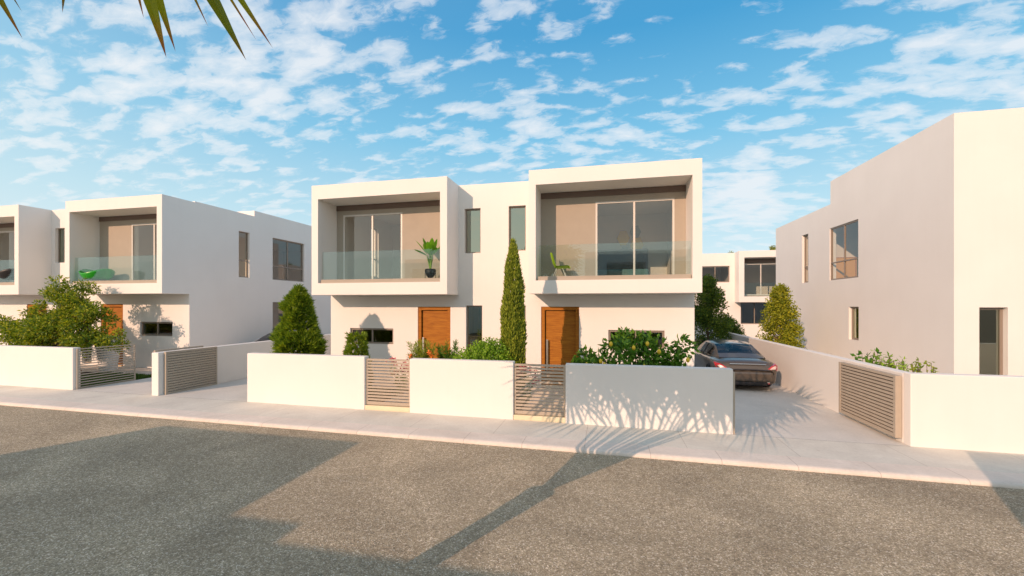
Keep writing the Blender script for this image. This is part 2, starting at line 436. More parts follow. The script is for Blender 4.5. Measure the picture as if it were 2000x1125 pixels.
    # doors
    for h, flip in ((dL, 0), (dR, 0)):
        a, b, c, d = h; mb = MB()
        mb.box(a+.002, a+.1, FY+.02, FY+.16, c+.02, d-.002); mb.box(b-.1, b-.002, FY+.02, FY+.16, c+.02, d-.002); mb.box(a+.1, b-.1, FY+.02, FY+.16, d-.1, d-.002)
        fr = mb.build('front_door', WOOD, root, bevel=.004)
        MB().box(a+.115, b-.104, FY+.085, FY+.14, c+.02, d-.112).build('door_panel', WOOD, fr, bevel=.004)
        mb = MB(); mb.box(a+.14, a+.195, FY+.0, FY+.025, .45, 1.3); mb.box(a+.15, a+.185, FY+.025, FY+.085, .55, .59); mb.box(a+.15, a+.185, FY+.025, FY+.085, 1.16, 1.2)
        mb.build('handle', STEEL, fr, bevel=.004)
        MB().box(a+.1, b-.1, FY+.05, FY+.2, -.02, c+.04).build('threshold', STEP, root)
    # side windows
    for X, T2 in ((FX1, (1, 0, 0)), (FX0, (-1, 0, 0))):
        window(root, (X, 0, 0), YU, T2, hs[0], FRAME, GLASS, .08, .04, (), (.37,))
        window(root, (X, 0, 0), YU, T2, hs[1], FRAME, GLASS, .08, .05, (.5,), (.33,))
        window(root, (X, 0, 0), YU, T2, hs[2], FRAME, GLASSD, .08, .06, (.5,))
    return root
def mat_cache(k):
    if k not in MATS: MATS[k] = mat_glass('half_glass', (.60, .63, .52), .33, .7, (.85, .95, .8))
    return MATS[k]
main = villa('white two-storey pair of houses in the middle with two framed glass balconies and wooden doors')
left = copy_tree(main); left.location.x -= 15.97; left.location.z += .08
left['label'] = 'white two-storey pair of houses at left, grey shaded side wall, green chair on its balcony'

# right neighbour
def right_house():
    root = thing('house', (12, 14, 0), 'tall plain white house at right edge, with side windows and a stepped flat roof', 'house')
    X0, Y0 = 7.67, 11.5
    hs = [(15.22, 16.95, 3.12, 4.95), (18.57, 19.1, 3.14, 5.05), (15.2, 15.75, 1.14, 2.2)]
    O = (X0, 0, 0); T = (-1, 0, 0)
    panel(MB(), O, YU, 0, T, Y0+.2, 21.8, -.25, 5.80, hs, .2).build('side_wall', PL, root)
    panel(MB(), O, YU, 0, T, Y0, 16.9, 5.80, 6.60, [], .2).build('upper_side_wall', PL, root)
    hf = [(8.14, 8.66, .05, 2.2)]
    panel(MB(), (0, Y0, 0), XU, 0, (0, -1, 0), X0, 18, -.25, 5.80, hf, .2).build('front_wall', PL, root)
    panel(MB(), (0, Y0, 0), XU, 0, (0, -1, 0), X0+.2, 18, 5.80, 6.60, [], .2).build('upper_front_wall', PL, root)
    MB().box(17.8, 18, Y0+.2, 21.8, -.25, 5.8).build('side_wall', PL, root)
    MB().box(X0+.2, 17.8, 21.6, 21.8, -.25, 5.8).build('back_wall', PL, root)
    MB().box(X0+.2, 18, 16.7, 16.9, 5.8, 6.6).build('upper_back_wall', PL, root)
    MB().box(17.8, 18, 11.7, 16.7, 5.8, 6.6).build('upper_side_wall', PL, root)
    mb = MB(); mb.box(X0+.2, 17.8, Y0+.2, 21.6, 5.5, 5.64); mb.build('roof', PL, root)
    MB().box(X0+.2, 17.8, Y0+.2, 21.6, 2.6, 2.9).build('upper_floor', FLOORM, root)
    MB().box(X0+.2, 17.8, Y0+.2, 21.6, -.2, .02).build('ground_floor', FLOORM, root)
    mb = MB(); mb.box(X0+.2, 17.8, 14.1, 14.2, .02, 2.6); mb.box(X0+.2, 17.8, 14.1, 14.2, 2.9, 5.5); mb.box(11, 11.1, 14.2, 21.6, 2.9, 5.5); mb.box(11, 11.1, 14.2, 21.6, .02, 2.6)
    mb.box(X0+.2, 11, 17.6, 17.7, 2.9, 5.5); mb.box(X0+.2, 11, 17.6, 17.7, .02, 2.6)
    mb.build('inner_wall', ROOM, root)
    window(root, O, YU, T, hs[0], FRAME, GLASS, .03, .045, (.5,), (.33,))
    window(root, O, YU, T, hs[1], FRAME, GLASS, .08, .05, (), (.33,))
    window(root, O, YU, T, hs[2], FRAME, mat_cache('half'), .08, .06)
    window(root, (0, Y0, 0), XU, (0, -1, 0), hf[0], FRAME, mat_cache('half'), .12, .05)
right_house()

# far house seen down the drive
def far_house():
    root = thing('house', (9, 34, 0), 'distant white house at the end of the driveway behind two trees', 'house')
    O = (0, 33, 0); T = (0, -1, 0)
    h1 = (6.72, 8.62, 3.9, 5.08); h2 = (9.5, 11.7, 2.95, 5.2); h3 = (9.35, 11.2, .9, 2.45)
    panel(MB(), O, XU, 0, T, 1, 16, -.3, 6.0, [h1, h2, h3], .25).build('front_wall', PL, root)
    MB().box(1, 1.25, 33.25, 41, -.3, 6).build('side_wall', PL, root); MB().box(15.75, 16, 33.25, 41, -.3, 6).build('side_wall', PL, root)
    MB().box(1.25, 15.75, 40.8, 41, -.3, 6).build('back_wall', PL, root)
    MB().box(1.25, 15.75, 33.25, 40.8, 5.5, 5.7).build('roof', PL, root)
    mb = MB(); mb.box(1.25, 15.75, 33.25, 40.8, 2.5, 2.85); mb.box(1.25, 15.75, 36.5, 36.6, 2.85, 5.5); mb.box(1.25, 15.75, 36.5, 36.6, 0, 2.5); mb.box(8.9, 9.0, 33.25, 36.5, 2.85, 5.5); mb.build('inner_wall', ROOM, root)
    x0, x1, y0 = 8.95, 13.4, 32.0
    mb = MB(); i0, i1, ib, it = 9.3, 13.1, 2.85, 5.55
    o_ = [(x0, 2.45), (x1, 2.45), (x1, 6.02), (x0, 6.02)]; n_ = [(i0, ib), (i1, ib), (i1, it), (i0, it)]
    for y in (y0, 32.999): mb.v += [V((x, y, z)) for x, z in o_+n_]
    for k in range(4):
        q = (k+1) % 4
        mb.f += [(k, q, 4+q, 4+k), (8+k, 12+k, 12+q, 8+q), (k, 8+k, 8+q, q), (4+k, 4+q, 12+q, 12+k)]
    mb.build('balcony_surround', PL, root, bevel=.012)
    panel(MB(), (0, 32.97, 0), XU, 0, T, i0+.01, i1-.01, ib+.01, it-.01, [h2], .028).build('terrace_wall', TAUPE, root)
    MB().box(i0+.02, i1-.02, 32.9, 32.969, it-.3, it-.02).build('top_band', DTAUPE, root)
    MB().box(i0+.05, i1-.05, 32.1, 32.12, ib, 3.8).build('glass_balustrade', BALU, root)
    window(root, (0, 32.97, 0), XU, T, h2, ALU, GLASS, 0, .06, (.52,), name='sliding_door')
    window(root, O, XU, T, h1, FRAME, GLASS, .08, .06, (.5,))
    window(root, O, XU, T, h3, FRAME, GLASSD, .1, .06, (.5,))
far_house()

# houses across the street (their shadows fall on the road)
def street_house(name_label, pts, ztop, wins):
    root = thing('house', (pts[0][0], pts[0][1], 0), name_label, 'house')
    mb = MB(); n = len(pts)
    for z in (-.2, ztop): mb.v += [V((x, y, z)) for x, y in pts]
    for k in range(n): q = (k+1) % n; mb.f.append((k, q, n+q, n+k))
    mb.f.append(tuple(range(n, 2*n)))
    mb.build('wall', PL, root)
    for x0, x1, y, z0, z1 in wins:
        mb = MB(); mb.box(x0, x1, y-.06, y+.03, z0, z1); f = mb.build('window', FRAME, root)
        MB().box(x0+.06, (x0+x1)/2-.03, y+.031, y+.035, z0+.06, z1-.06).build('pane', GLASSD, f)
        MB().box((x0+x1)/2+.03, x1-.06, y+.031, y+.035, z0+.06, z1-.06).build('pane', GLASSD, f)
street_house('white house across the road whose shadow falls on the asphalt at left',
    [(-15.04, -8.05), (-10.96, -8.1), (-10.96, -10.6), (-10.08, -10.6), (-10.08, -10.95), (-7.0, -10.95), (-7.0, -18), (-15.04, -18)], 5.72,
    [(-14.4, -11.6, -8.08, 3, 5), (-9.6, -8, -10.95, 3, 5)])
street_house('white house across the road whose shadow falls on the pavement at right',
    [(-1.4, -6.35), (7, -6.35), (7, -16), (-1.4, -16)], 5.7, [(0, 2.4, -6.35, 3, 5), (3.6, 6, -6.35, 3, 5)])

# ------------------------------------------------------------------ garden walls and gates
GW = 'rendered front garden walls'
def wall(x0, x1, y0, y1, ztop, label, group=GW, bz=-.3):
    o = MB().box(x0, x1, y0, y1, bz, ztop).build('garden_wall', PL, loc=((x0+x1)/2, y0, 0), bevel=.014)
    return tag(o, label, 'garden wall', group)
wall(-24.2, -13.44, 8.1, 8.27, 1.145, 'white garden wall at left edge, in front of the spreading tree')
wall(-8.07, -5.065, 8.1, 8.28, 1.145, 'white garden wall in front of the big conifer bush')
wall(-4.02, -1.80, 8.1, 8.28, 1.13, 'white garden wall between the two closed front gates')
wall(-.775, 2.175, 8.1, 8.28, 1.12, 'white garden wall covered by palm shadow, in front of the lemon bush')
wall(4.82, 18, 8.1, 8.28, 1.135, 'white garden wall at right edge, in front of the plain tall house')
wall(-10.86, -10.65, 8.1, 21.6, 1.09, 'white low wall dividing the two driveways at left')
wall(4.82, 5.01, 8.285, 22, 1.12, 'long sunlit low wall beside the dark car')
tag(MB().box(2.178, 2.212, 8.13, 8.2, -.2, 1.06).build('gate_jamb', GATE, loc=(2.19, 8.13, 0)), 'narrow brown metal gate jamb on the end of the shadowed wall', 'gate post')
for a, b, t in ((-5.062, -4.022, 'left'), (-1.797, -.778, 'right')):
    o = MB().box(a, b, 8.11, 8.27, -.3, .105+(-.02 if t == 'right' else 0)).build('gate_step', STEP, loc=(a, 8.1, 0), bevel=.008)
    tag(o, 'cream stone step under the %s' % ('closed gate beside the small conifer' if t == 'left' else 'closed gate beside the slim cypress'), 'step', 'stone steps under the front gates')
def gate(A, B, z0, z1, n, label, thick=.04, fw=.035, lou=.042, group='taupe slatted metal gates'):
    A, B = V((*A, 0)), V((*B, 0)); U = (B-A).normalized(); T = V((U.y, -U.x, 0)); L = (B-A).length
    root = thing('slatted_gate', (A.x, A.y, z0), label, 'gate', group)
    mb = MB()
    obox(mb, A, U, T, 0, fw, -thick/2, thick/2, z0, z1); mb.build('gate_stile', GATE, root, bevel=.003)
    mb = MB(); obox(mb, A, U, T, L-fw, L, -thick/2, thick/2, z0, z1); mb.build('gate_stile', GATE, root, bevel=.003)
    mb = MB(); p = (z1-z0)/n
    for k in range(n):
        z = z1-p*k; obox(mb, A, U, T, fw, L-fw, -thick/2+.004, thick/2-.004, z-lou, z)
    obox(mb, A, U, T, fw, L-fw, -thick/2+.002, thick/2-.002, z0, z0+.03)
    mb.build('slats', GATE, root)
    return root
gate((-5.058, 8.17), (-4.027, 8.17), .12, 1.10, 15, 'closed narrow gate beside the small conifer with pink flowers behind')
gate((-1.792, 8.17), (-.783, 8.17), .10, 1.09, 15, 'closed narrow gate beside the slim cypress, wooden door behind')
gate((-13.40, 8.16), (-13.40, 9.55), .05, 1.12, 16, 'open see-through gate at the end of the left garden wall', lou=.024, thick=.026)
gate((-10.60, 8.22), (-10.60, 9.62), .04, 1.10, 17, 'gate folded back against the low wall between the left driveways', thick=.06, lou=.048)
gate((-10.93, 8.22), (-10.93, 9.5), .04, 1.13, 17, 'gate mostly hidden behind the low wall of the left driveways, only its top rail showing', thick=.05)
gate((4.755, 10.05), (4.755, 8.28), .03, 1.07, 17, 'gate folded back against the sunlit wall of the right driveway', thick=.09, fw=.06, lou=.042)

# ------------------------------------------------------------------ vegetation
def clump_cloud(mb, clumps, n, L, W, up=.2, out=.6):
    for c, r in clumps:
        for _ in range(int(n*r*r)):
            d = rv(); p = c+d*r*random.uniform(.45, 1.0)
            dr = d*out+rv()*.7+V((0, 0, up))
            mb.leaf(p, dr, L*random.uniform(.7, 1.25), W*random.uniform(.8, 1.2), (d+rv()*.6))
def cone_cloud(mb, c, h, rad, n, L, W, upb, jit, tuft=1, spread=.5):
    """leaves or needle tufts over a crown of radius rad(t), t 0..1 up"""
    for _ in range(n):
        while True:
            t = random.random()
            if random.random() < rad(t)/max(rad(.2), rad(.5), .01)+.08: break
        th = random.uniform(0, 2*math.pi)
        lump = 1+jit*math.sin(3*th+9*t+c[0])*math.cos(14*t-2*th)
        r = rad(t)*lump*random.uniform(.72, 1.03)
        o = V((math.cos(th), math.sin(th), 0)); p = V(c)+o*r+V((0, 0, h*t))
        d = (o+V((0, 0, upb))+rv()*.35).normalized()
        for k in range(tuft):
            mb.leaf(p+rv()*.01, d+rv()*spread, L*random.uniform(.6, 1.2), W)
def trunk(mb, base, top, r0, r1, n=6):
    pts = [V(base).lerp(V(top), k/n)+V((random.uniform(-.03, .03), random.uniform(-.03, .03), 0))*(k > 0) for k in range(n+1)]
    mb.tube(pts, [r0+(r1-r0)*k/n for k in range(n+1)], 8)
    return pts
def plant(name, base, label, cat, crown, mat, stem=None, stem_mat=None, group=None, cname='crown', sname='trunk'):
    root = thing(name, base, label, cat, group)
    crown.build(cname, mat, root)
    if stem: stem.build(sname, stem_mat or BARK, root, smooth=True)
    return root

# big conifer bush
b = V((-7.86, 9.5, 0)); mb = MB()
cone_cloud(mb, (b.x, b.y, .15), 2.55, lambda t: (.70-.50*t+.05*math.sin(17*t))*(1-t**10) if t > .06 else .6+t*1.3, 2500, .16, .03, .8, .22, 10, .55)
clump = []
st = MB(); trunk(st, b, b+V((0, 0, 2.3)), .07, .02)
plant('conifer_bush', b, 'large bushy green conifer at the left corner of the middle house', 'conifer', mb, CONI, st)
# small conifer
b = V((-5.8, 8.95, 0)); mb = MB()
cone_cloud(mb, (b.x, b.y, .1), 1.47, lambda t: .34*(1-t)**.35 if t < .9 else .18, 1100, .10, .022, .8, .14, 8, .55)
st = MB(); trunk(st, b, b+V((0, 0, 1.3)), .04, .015)
plant('conifer_bush', b, 'small rounded conifer left of the first closed gate, below a window', 'conifer', mb, CONI, st)
# slim cypress
b = V((-2.05, 9.2, 0)); mb = MB()
cone_cloud(mb, (b.x, b.y, .08), 3.62, lambda t: .262*(1-max(0, (t-.62)/.38)**2.0)*(.88+.12*math.sin(6*t)), 8500, .085, .026, 2.4, .17, 3, .32)
st = MB(); trunk(st, b, b+V((0, 0, 3.3)), .05, .015)
for k in range(3): st.tube([b+V((.18, -.05, .7)), b+V((.22+.03*k, -.08, 1.05)), b+V((.20+.06*k, -.1, 1.25))], [.008, .006, .002], 5)
plant('cypress', b, 'tall slim cypress between the two front doors', 'cypress', mb, CYPR, st)

# left spreading tree
def spreading_tree():
    b = V((-16.2, 9.7, 0)); st = MB(); cr = MB(); clumps = []
    tr = trunk(st, b+V((.3, 0, -.1)), b+V((0, 0, .95)), .13, .10, 4)
    tip = b+V((0, 0, .95))
    ends = [(-2.3, .1, 1.5), (-1.7, -.3, 1.35), (-1.3, .2, 1.85), (-.8, -.1, 1.7), (-.5, .3, 2.35), (-.25, -.2, 2.85), (.1, .2, 2.6), (-.35, 0, 2.7), (.4, -.1, 2.2), (.75, .15, 2.0), (.95, -.15, 2.2),
            (.9, .3, 1.6), (-1.0, -.4, 1.3), (-.2, -.5, 1.55), (-2.0, .4, 1.2), (.4, -.4, 1.5), (-2.9, 0, 1.35), (-.7, -.45, 1.1), (1.0, -.2, 1.25), (-1.6, .1, 2.1), (-3.4, .2, 1.5), (1.75, .05, 1.25), (0, .2, 1.9), (-1.25, -.55, .98)]
    for e in ends:
        e = b+V(e); mid = tip.lerp(e, .5)+V((random.uniform(-.12, .12), random.uniform(-.12, .12), random.uniform(-.1, .12)))
        st.tube([tip-V((0, 0, .1)), mid, e], [.05, .028, .008], 6)
        for k in range(6):
            q = mid.lerp(e, random.uniform(.35, 1.1))+rv()*.26; clumps.append((q, random.uniform(.13, .27)))
            st.tube([mid.lerp(e, .6), q], [.01, .004], 4)
    clump_cloud(cr, clumps, 3300, .105, .04, .05, .5)
    plant('garden_tree', b, 'spreading broadleaf tree with bare limbs above the left garden wall', 'tree', cr, DECI, st)
spreading_tree()

# lemon bush
def lemon_bush():
    b = V((.5, 9.05, 0)); st = MB(); cr = MB(); clumps = []; random.seed(5)
    ends = [(-1.15, 0, 1.1), (-.85, .1, 1.28), (-.6, -.1, 1.3), (-.45, .1, 1.62), (-.2, -.15, 1.45), (-.1, .1, 1.66), (.1, 0, 1.5), (.3, .15, 1.66), (.35, -.1, 1.35), (.55, .1, 1.45), (.75, 0, 1.3), (.95, .05, 1.5), (.85, -.1, 1.15), (-.9, -.15, 1.1),
            (-.3, -.2, 1.15), (.1, -.2, 1.1), (.5, -.15, 1.1), (-.6, .2, 1.0), (.9, .1, .95), (0, .2, 1.25), (-.95, .1, .9), (.3, .2, .9), (-.45, .15, .85), (.6, .2, .8)]
    for e in ends:
        e = b+V((e[0], e[1], e[2]*.93)); st.tube([b+V((0, 0, .2)), (b+e)/2+rv()*.05+V((0, 0, .2)), e], [.02, .012, .004], 5)
        for k in range(3): clumps.append((e+rv()*.13-V((0, 0, .05)), random.uniform(.11, .19)))
    clump_cloud(cr, clumps, 2100, .125, .06, 0, .7)
    root = thing('lemon_bush', b, 'dark green lemon bush with yellow fruit above the palm-shadowed wall', 'lemon bush')
    cr.build('crown', LEMO, root); st.tube([b+V((0, 0, -.1)), b+V((0, 0, .25))], [.05, .03], 8); st.build('trunk', BARK, root)
    for (x, z) in ((-.42, 1.60), (.28, 1.62), (.5, 1.46), (-.62, 1.22), (-.55, 1.15), (.22, 1.13), (.62, 1.10), (1.03, 1.30), (-1.02, 1.06), (-.9, 1.14), (.02, 1.53)):
        c = b+V((x, -.36, z*.93-.02)); m = MB(); m.lathe(c, [(.002, -.052), (.012, -.046), (.028, -.032), (.036, -.012), (.037, .008), (.031, .028), (.016, .042), (.007, .05), (.001, .056)], 10)
        m.build('lemon', LEMON, root, smooth=True)
lemon_bush(); random.seed(23)

# hedge shrub and feathery shrubs
b = V((-2.75, 8.95, 0)); mb = MB(); cl = [(b+V((x, y, z*1.13)), r) for x, y, z, r in ((-.35, 0, .85, .33), (0, 0, .95, .38), (.3, .05, 1.0, .38), (.5, .1, .95, .33), (-.15, -.1, .6, .4), (.3, -.1, .6, .4), (.55, 0, .55, .32), (-.45, 0, .5, .3), (.15, .1, 1.12, .25))]
clump_cloud(mb, cl, 8000, .065, .034, .4, .5)
st = MB(); [st.tube([b, b+V((x, 0, .7))], [.015, .006], 5) for x in (-.3, 0, .3)]
plant('round_shrub', b, 'dense bright green rounded shrub touching the left side of the cypress', 'shrub', mb, HEDG, st, sname='stem')
def feathery(b, w, h, n, label, mat=FEAT):
    mb = MB(); st = MB()
    for _ in range(n):
        a = random.uniform(0, 2*math.pi); ln = random.uniform(.5, 1)
        e = b+V((math.cos(a)*w*random.uniform(.2, 1), math.sin(a)*w*.6*random.random(), h*ln)); m = (b+e)/2+V((0, 0, .12*h))
        st.tube([b, m, e], [.007, .005, .002], 4, False)
        for k in range(110):
            t = random.uniform(.3, 1); p = b.lerp(m, t*2) if t < .5 else m.lerp(e, t*2-1)
            mb.leaf(p, rv()+V((0, 0, .3))+(e-b)*.6, random.uniform(.07, .13), .011)
    plant('feathery_shrub', b, label, 'shrub', mb, mat, st, cname='foliage', sname='stem', group='feathery shrubs behind the middle wall')
feathery(V((-4.1, 8.9, 0)), .38, 1.45, 60, 'feathery shrub with orange flowers below the left wooden door')
feathery(V((-3.55, 9.1, 0)), .32, 1.42, 50, 'darker feathery shrub below the narrow ground floor window', LEMO)
# pink flowers
def flowers(b, label):
    mb = MB(); gr = MB()
    for _ in range(30):
        e = b+V((random.uniform(-.28, .28), random.uniform(-.2, .2), random.uniform(.55, .95)))
        for k in range(12):
            p = b.lerp(e, random.uniform(.2, .8)); gr.leaf(p, rv()+V((0, 0, .5)), .1, .025)
        for k in range(8): mb.leaf(e+rv()*.03, rv(), .055, .045)
    root = thing('flowering_plant', b, label, 'flowers', 'pink flowering plants behind the gates'); mb.build('blossom', FLOW, root); gr.build('foliage', HEDG, root)
flowers(V((-4.9, 9.4, 0)), 'pink flowering plant seen through the gate beside the small conifer')
flowers(V((-1.75, 9.0, 0)), 'pink flowering plant seen through the gate beside the cypress')
m = MB()
for (x, z) in ((-4.3, 1.12), (-3.85, 1.2), (-3.8, 1.12)):
    for k in range(30): m.leaf(V((x, 8.72, z))+rv()*.03, rv(), .045, .03)
# orange blossoms belong to the feathery shrub
for o in bpy.data.objects:
    if o.name == 'feathery_shrub': m.build('blossom', principled('orange_petal', (.8, .22, .03), .6), o)

# trees at the end of the drive
def leafy_tree(b, h, w, label, mat, n, low=.3, seed=3, L=.09):
    random.seed(seed); cr = MB(); st = MB(); cl = []
    trunk(st, b, b+V((0, 0, h*.75)), .07, .02)
    for _ in range(n):
        t = random.random()**.85; r = w*(1-t)**.55*(1 if t > .12 else .8)
        a = random.uniform(0, 2*math.pi); q = random.uniform(.25, .95)
        c = b+V((math.cos(a)*r*q, math.sin(a)*r*q, low+(h-low)*t*.95)); cl.append((c, random.uniform(.13, .28)))
        if random.random() < .3: st.tube([b+V((0, 0, max(.2, c.z-b.z-.3)*.8)), c], [.015, .004], 4, False)
    clump_cloud(cr, cl, 1500, L, .045, .1, .5)
    return plant('leafy_tree', b, label, 'tree', cr, mat, st)
leafy_tree(V((4.05, 18.6, 0)), 3.45, 1.15, 'dark green leafy tree behind the parked dark car', TREA, 230)
leafy_tree(V((6.35, 17.6, 0)), 2.95, .85, 'yellow-green leafy tree between the sunlit wall and the plain tall house', TREB, 190, seed=8)
leafy_tree(V((5.5, 21.5, 0)), 1.6, 1.0, 'low dark shrub between the two trees at the end of the driveway', TREA, 90, seed=4)
leafy_tree(V((12.4, 47, 0)), 7.9, 1.0, 'tree crown just showing above the roof of the distant house, left one', TREB, 90, seed=14, L=.16)
leafy_tree(V((16.3, 47, 0)), 8.5, 1.9, 'bigger tree crown above the roof of the distant house, beside the tall plain house', TREB, 140, seed=15, L=.16)

# plants behind the right drive wall
def low_plant(b, h, w, n, L, W, mat, label, seed):
    random.seed(seed); mb = MB(); st = MB()
    for _ in range(n):
        e = b+V((random.uniform(-w, w)*.6, random.uniform(-w, w), h*random.uniform(.65, 1)))
        st.tube([b, e], [.01, .004], 4, False)
        for k in range(16):
            mb.leaf(b.lerp(e, random.uniform(.55, 1.02)), rv()+V((0, 0, .3)), L*random.uniform(.7, 1.2), W)
    plant('low_plant', b, label, 'plant', mb, mat, st, cname='foliage', sname='stem', group='low plants behind the right driveway wall')
low_plant(V((5.45, 10.35, 0)), 1.30, .3, 11, .13, .07, LEMO, 'dark broad-leaved plant, furthest of the row behind the driveway wall', 3)
low_plant(V((5.4, 9.75, 0)), 1.31, .32, 26, .11, .035, HEDG, 'bright green bushy plant behind the folded driveway gate', 4)
low_plant(V((5.4, 9.3, 0)), 1.28, .3, 30, .10, .03, HEDG, 'bright green fine-leaved plant in the middle of the row behind the driveway wall', 5)
low_plant(V((5.4, 8.9, 0)), 1.28, .2, 13, .08, .045, FEAT, 'sparse light green plant, second nearest of the row behind the driveway wall', 6)
low_plant(V((5.38, 8.55, 0)), 1.34, .16, 12, .07, .045, FEAT, 'sparse spotted plant, nearest of the row at the wall corner', 7)

# ------------------------------------------------------------------ palm
def palm():
    random.seed(77)
    base = V((-3.78, -1.0, gz(-3.8)))
    root = thing('fan_palm', base, 'fan palm whose leaf tips hang into the top left and whose shadow crosses the road', 'palm tree')
    top = base+V((0, 0, 2.4)); mb = MB(); pts = []; rad = []
    for k in range(26):
        t = k/25; pts.append(base.lerp(top, t)-V((0, 0, .15*(k == 0)))); rad.append(.135-.02*t+(.012 if k % 2 else 0)+(.05*max(0, (t-.85)/.15)))
    mb.tube(pts, rad, 14); mb.build('trunk', PBARK, root, smooth=True)
    def frond(hub, tips, L=1.0, width=.055, stem=True):
        mb = MB(); mb.a = []
        c0 = top+(hub-top).normalized()*.05
        mid = top.lerp(hub, .5)+V((0, 0, .18))
        if stem:
            n0 = len(mb.v); mb.tube([c0, top.lerp(hub, .25)+V((0, 0, .13)), mid, top.lerp(hub, .78)+V((0, 0, .12)), hub], [.034, .021, .015, .013, .011], 6)
            mb.a += [.3]*(len(mb.v)-n0)
        for tip, wd, dr in tips:
            d = tip-hub; Ln = d.length; up = V((0, 0, 1))
            side = d.cross(up); side = side.normalized() if side.length > .05 else V((1, 0, 0))
            if abs(d.normalized().z) > .6: side = V((.8, .6, 0)).normalized()
            nn = side.cross(d.normalized()); st = [(0, .35), (.2, .75), (.42, 1), (.62, .85), (.82, .45), (.94, .16), (1, 0)]
            base_i = len(mb.v)
            for t, w in st:
                # the last half bends down towards the tip
                p = hub+d*t+V((0, 0, dr*math.sin(math.pi*min(t, 1))*1.0))
                mb.v += [p-side*w*wd*.5, p-nn*wd*.22*w, p+side*w*wd*.5]; mb.a += [t, t, t]
            for k in range(len(st)-1):
                i = base_i+3*k; mb.f += [(i, i+1, i+4, i+3), (i+1, i+2, i+5, i+4)]
        return mb.build('frond', PALM, root)
    def fan(hub, axis, nrm, L, n=20, arc=125, bw=.12):
        axis = axis.normalized(); lat = axis.cross(nrm).normalized(); tips = []
        for k in range(n):
            a = R(-arc+2*arc*k/(n-1)+random.uniform(-3, 3)); l = L*(1-.22*abs(a)/R(arc))*random.uniform(.92, 1.06)
            d = axis*math.cos(a)+lat*math.sin(a)
            tips.append((hub+d*l-V((0, 0, random.uniform(.10, .30)*l)), bw, .10*l))
        frond(hub, tips)
    # the two fronds whose leaf tips hang into the view
    def cam(px, py, dep):
        a = R(12.7); u = (px-1000)/822; x = u*dep; return V((x*math.cos(a)-dep*math.sin(a), x*math.sin(a)+dep*math.cos(a), 2.25+(596-py)*dep/822))
    hubA = V((-2.12, 1.30, 4.45))
    T = [((325, 113), 1.82, .10), ((343, 101), 1.92, .075), ((481, 118), 1.80, .11), ((533, 94), 1.95, .07), ((407, 53), 1.9, .04), ((501, 79), 2.0, .035), ((281, 36), 1.8, .05), ((122, 25), 1.75, .07), ((592, 8), 1.95, .03), ((630, -60), 1.9, .07), ((240, -30), 1.7, .08), ((700, -140), 1.9, .08), ((160, -60), 1.7, .08), ((40, -150), 1.7, .08)]
    frond(hubA, [(cam(*p, d), w, 0.02) for p, d, w in T])
    hubB = V((-3.05, 1.05, 4.6))
    T = [((45, 77), 2.0, .075), ((36, 62), 2.02, .06), ((43, 23), 1.95, .05), ((-60, 60), 2.0, .07), ((-150, 40), 2.0, .07), ((-260, 0), 1.9, .07), ((20, -90), 1.9, .06)]
    frond(hubB, [(cam(*p, d), w, 0.02) for p, d, w in T])
    # the rest of the crown
    for hub in ((-5.05, -.9, 4.2), (-4.55, -1.4, 4.7), (-4.25, -.5, 4.4), (-3.95, -1.6, 5.0), (-3.5, -.8, 4.75), (-3.2, -1.2, 4.55), (-2.8, -.5, 4.5), (-2.45, -1.0, 4.45),
                (-3.7, -.2, 4.25), (-2.25, -.3, 4.25), (-4.85, -.4, 4.55), (-3.0, -1.8, 5.05), (-4.3, -2.0, 4.9), (-2.7, -1.7, 4.8),
                (-5.1, -1.5, 4.85), (-4.0, -.9, 4.95), (-3.4, -1.3, 5.15), (-2.9, -1.0, 5.0), (-2.35, -.7, 4.85), (-4.6, -.9, 5.0), (-2.2, -1.3, 5.0), (-5.4, -1.1, 4.6), (-3.3, -.4, 4.85), (-1.95, -.6, 4.6), (-1.85, -1.2, 4.95), (-2.05, -.3, 4.4), (-2.6, -.3, 4.2)):
        hub = V(hub); d = (hub-top).normalized()
        nrm = (V((-.48, -1, .4)).normalized()*.8+V((0, 0, .3))+rv()*.35).normalized()
        ax = d-nrm*d.dot(nrm); fan(hub, ax+V((0, 0, .05)), nrm, random.uniform(.95, 1.15), 26, 162)
    # frond that throws the fan on the driveway
    hub = V((-1.85, -.45, 3.95)); nn = V((-.35, -.75, .62)).normalized(); ax = V((1, .1, .1)); fan(hub, ax-nn*ax.dot(nn), nn, 1.0, 30, 172, .055)
palm()

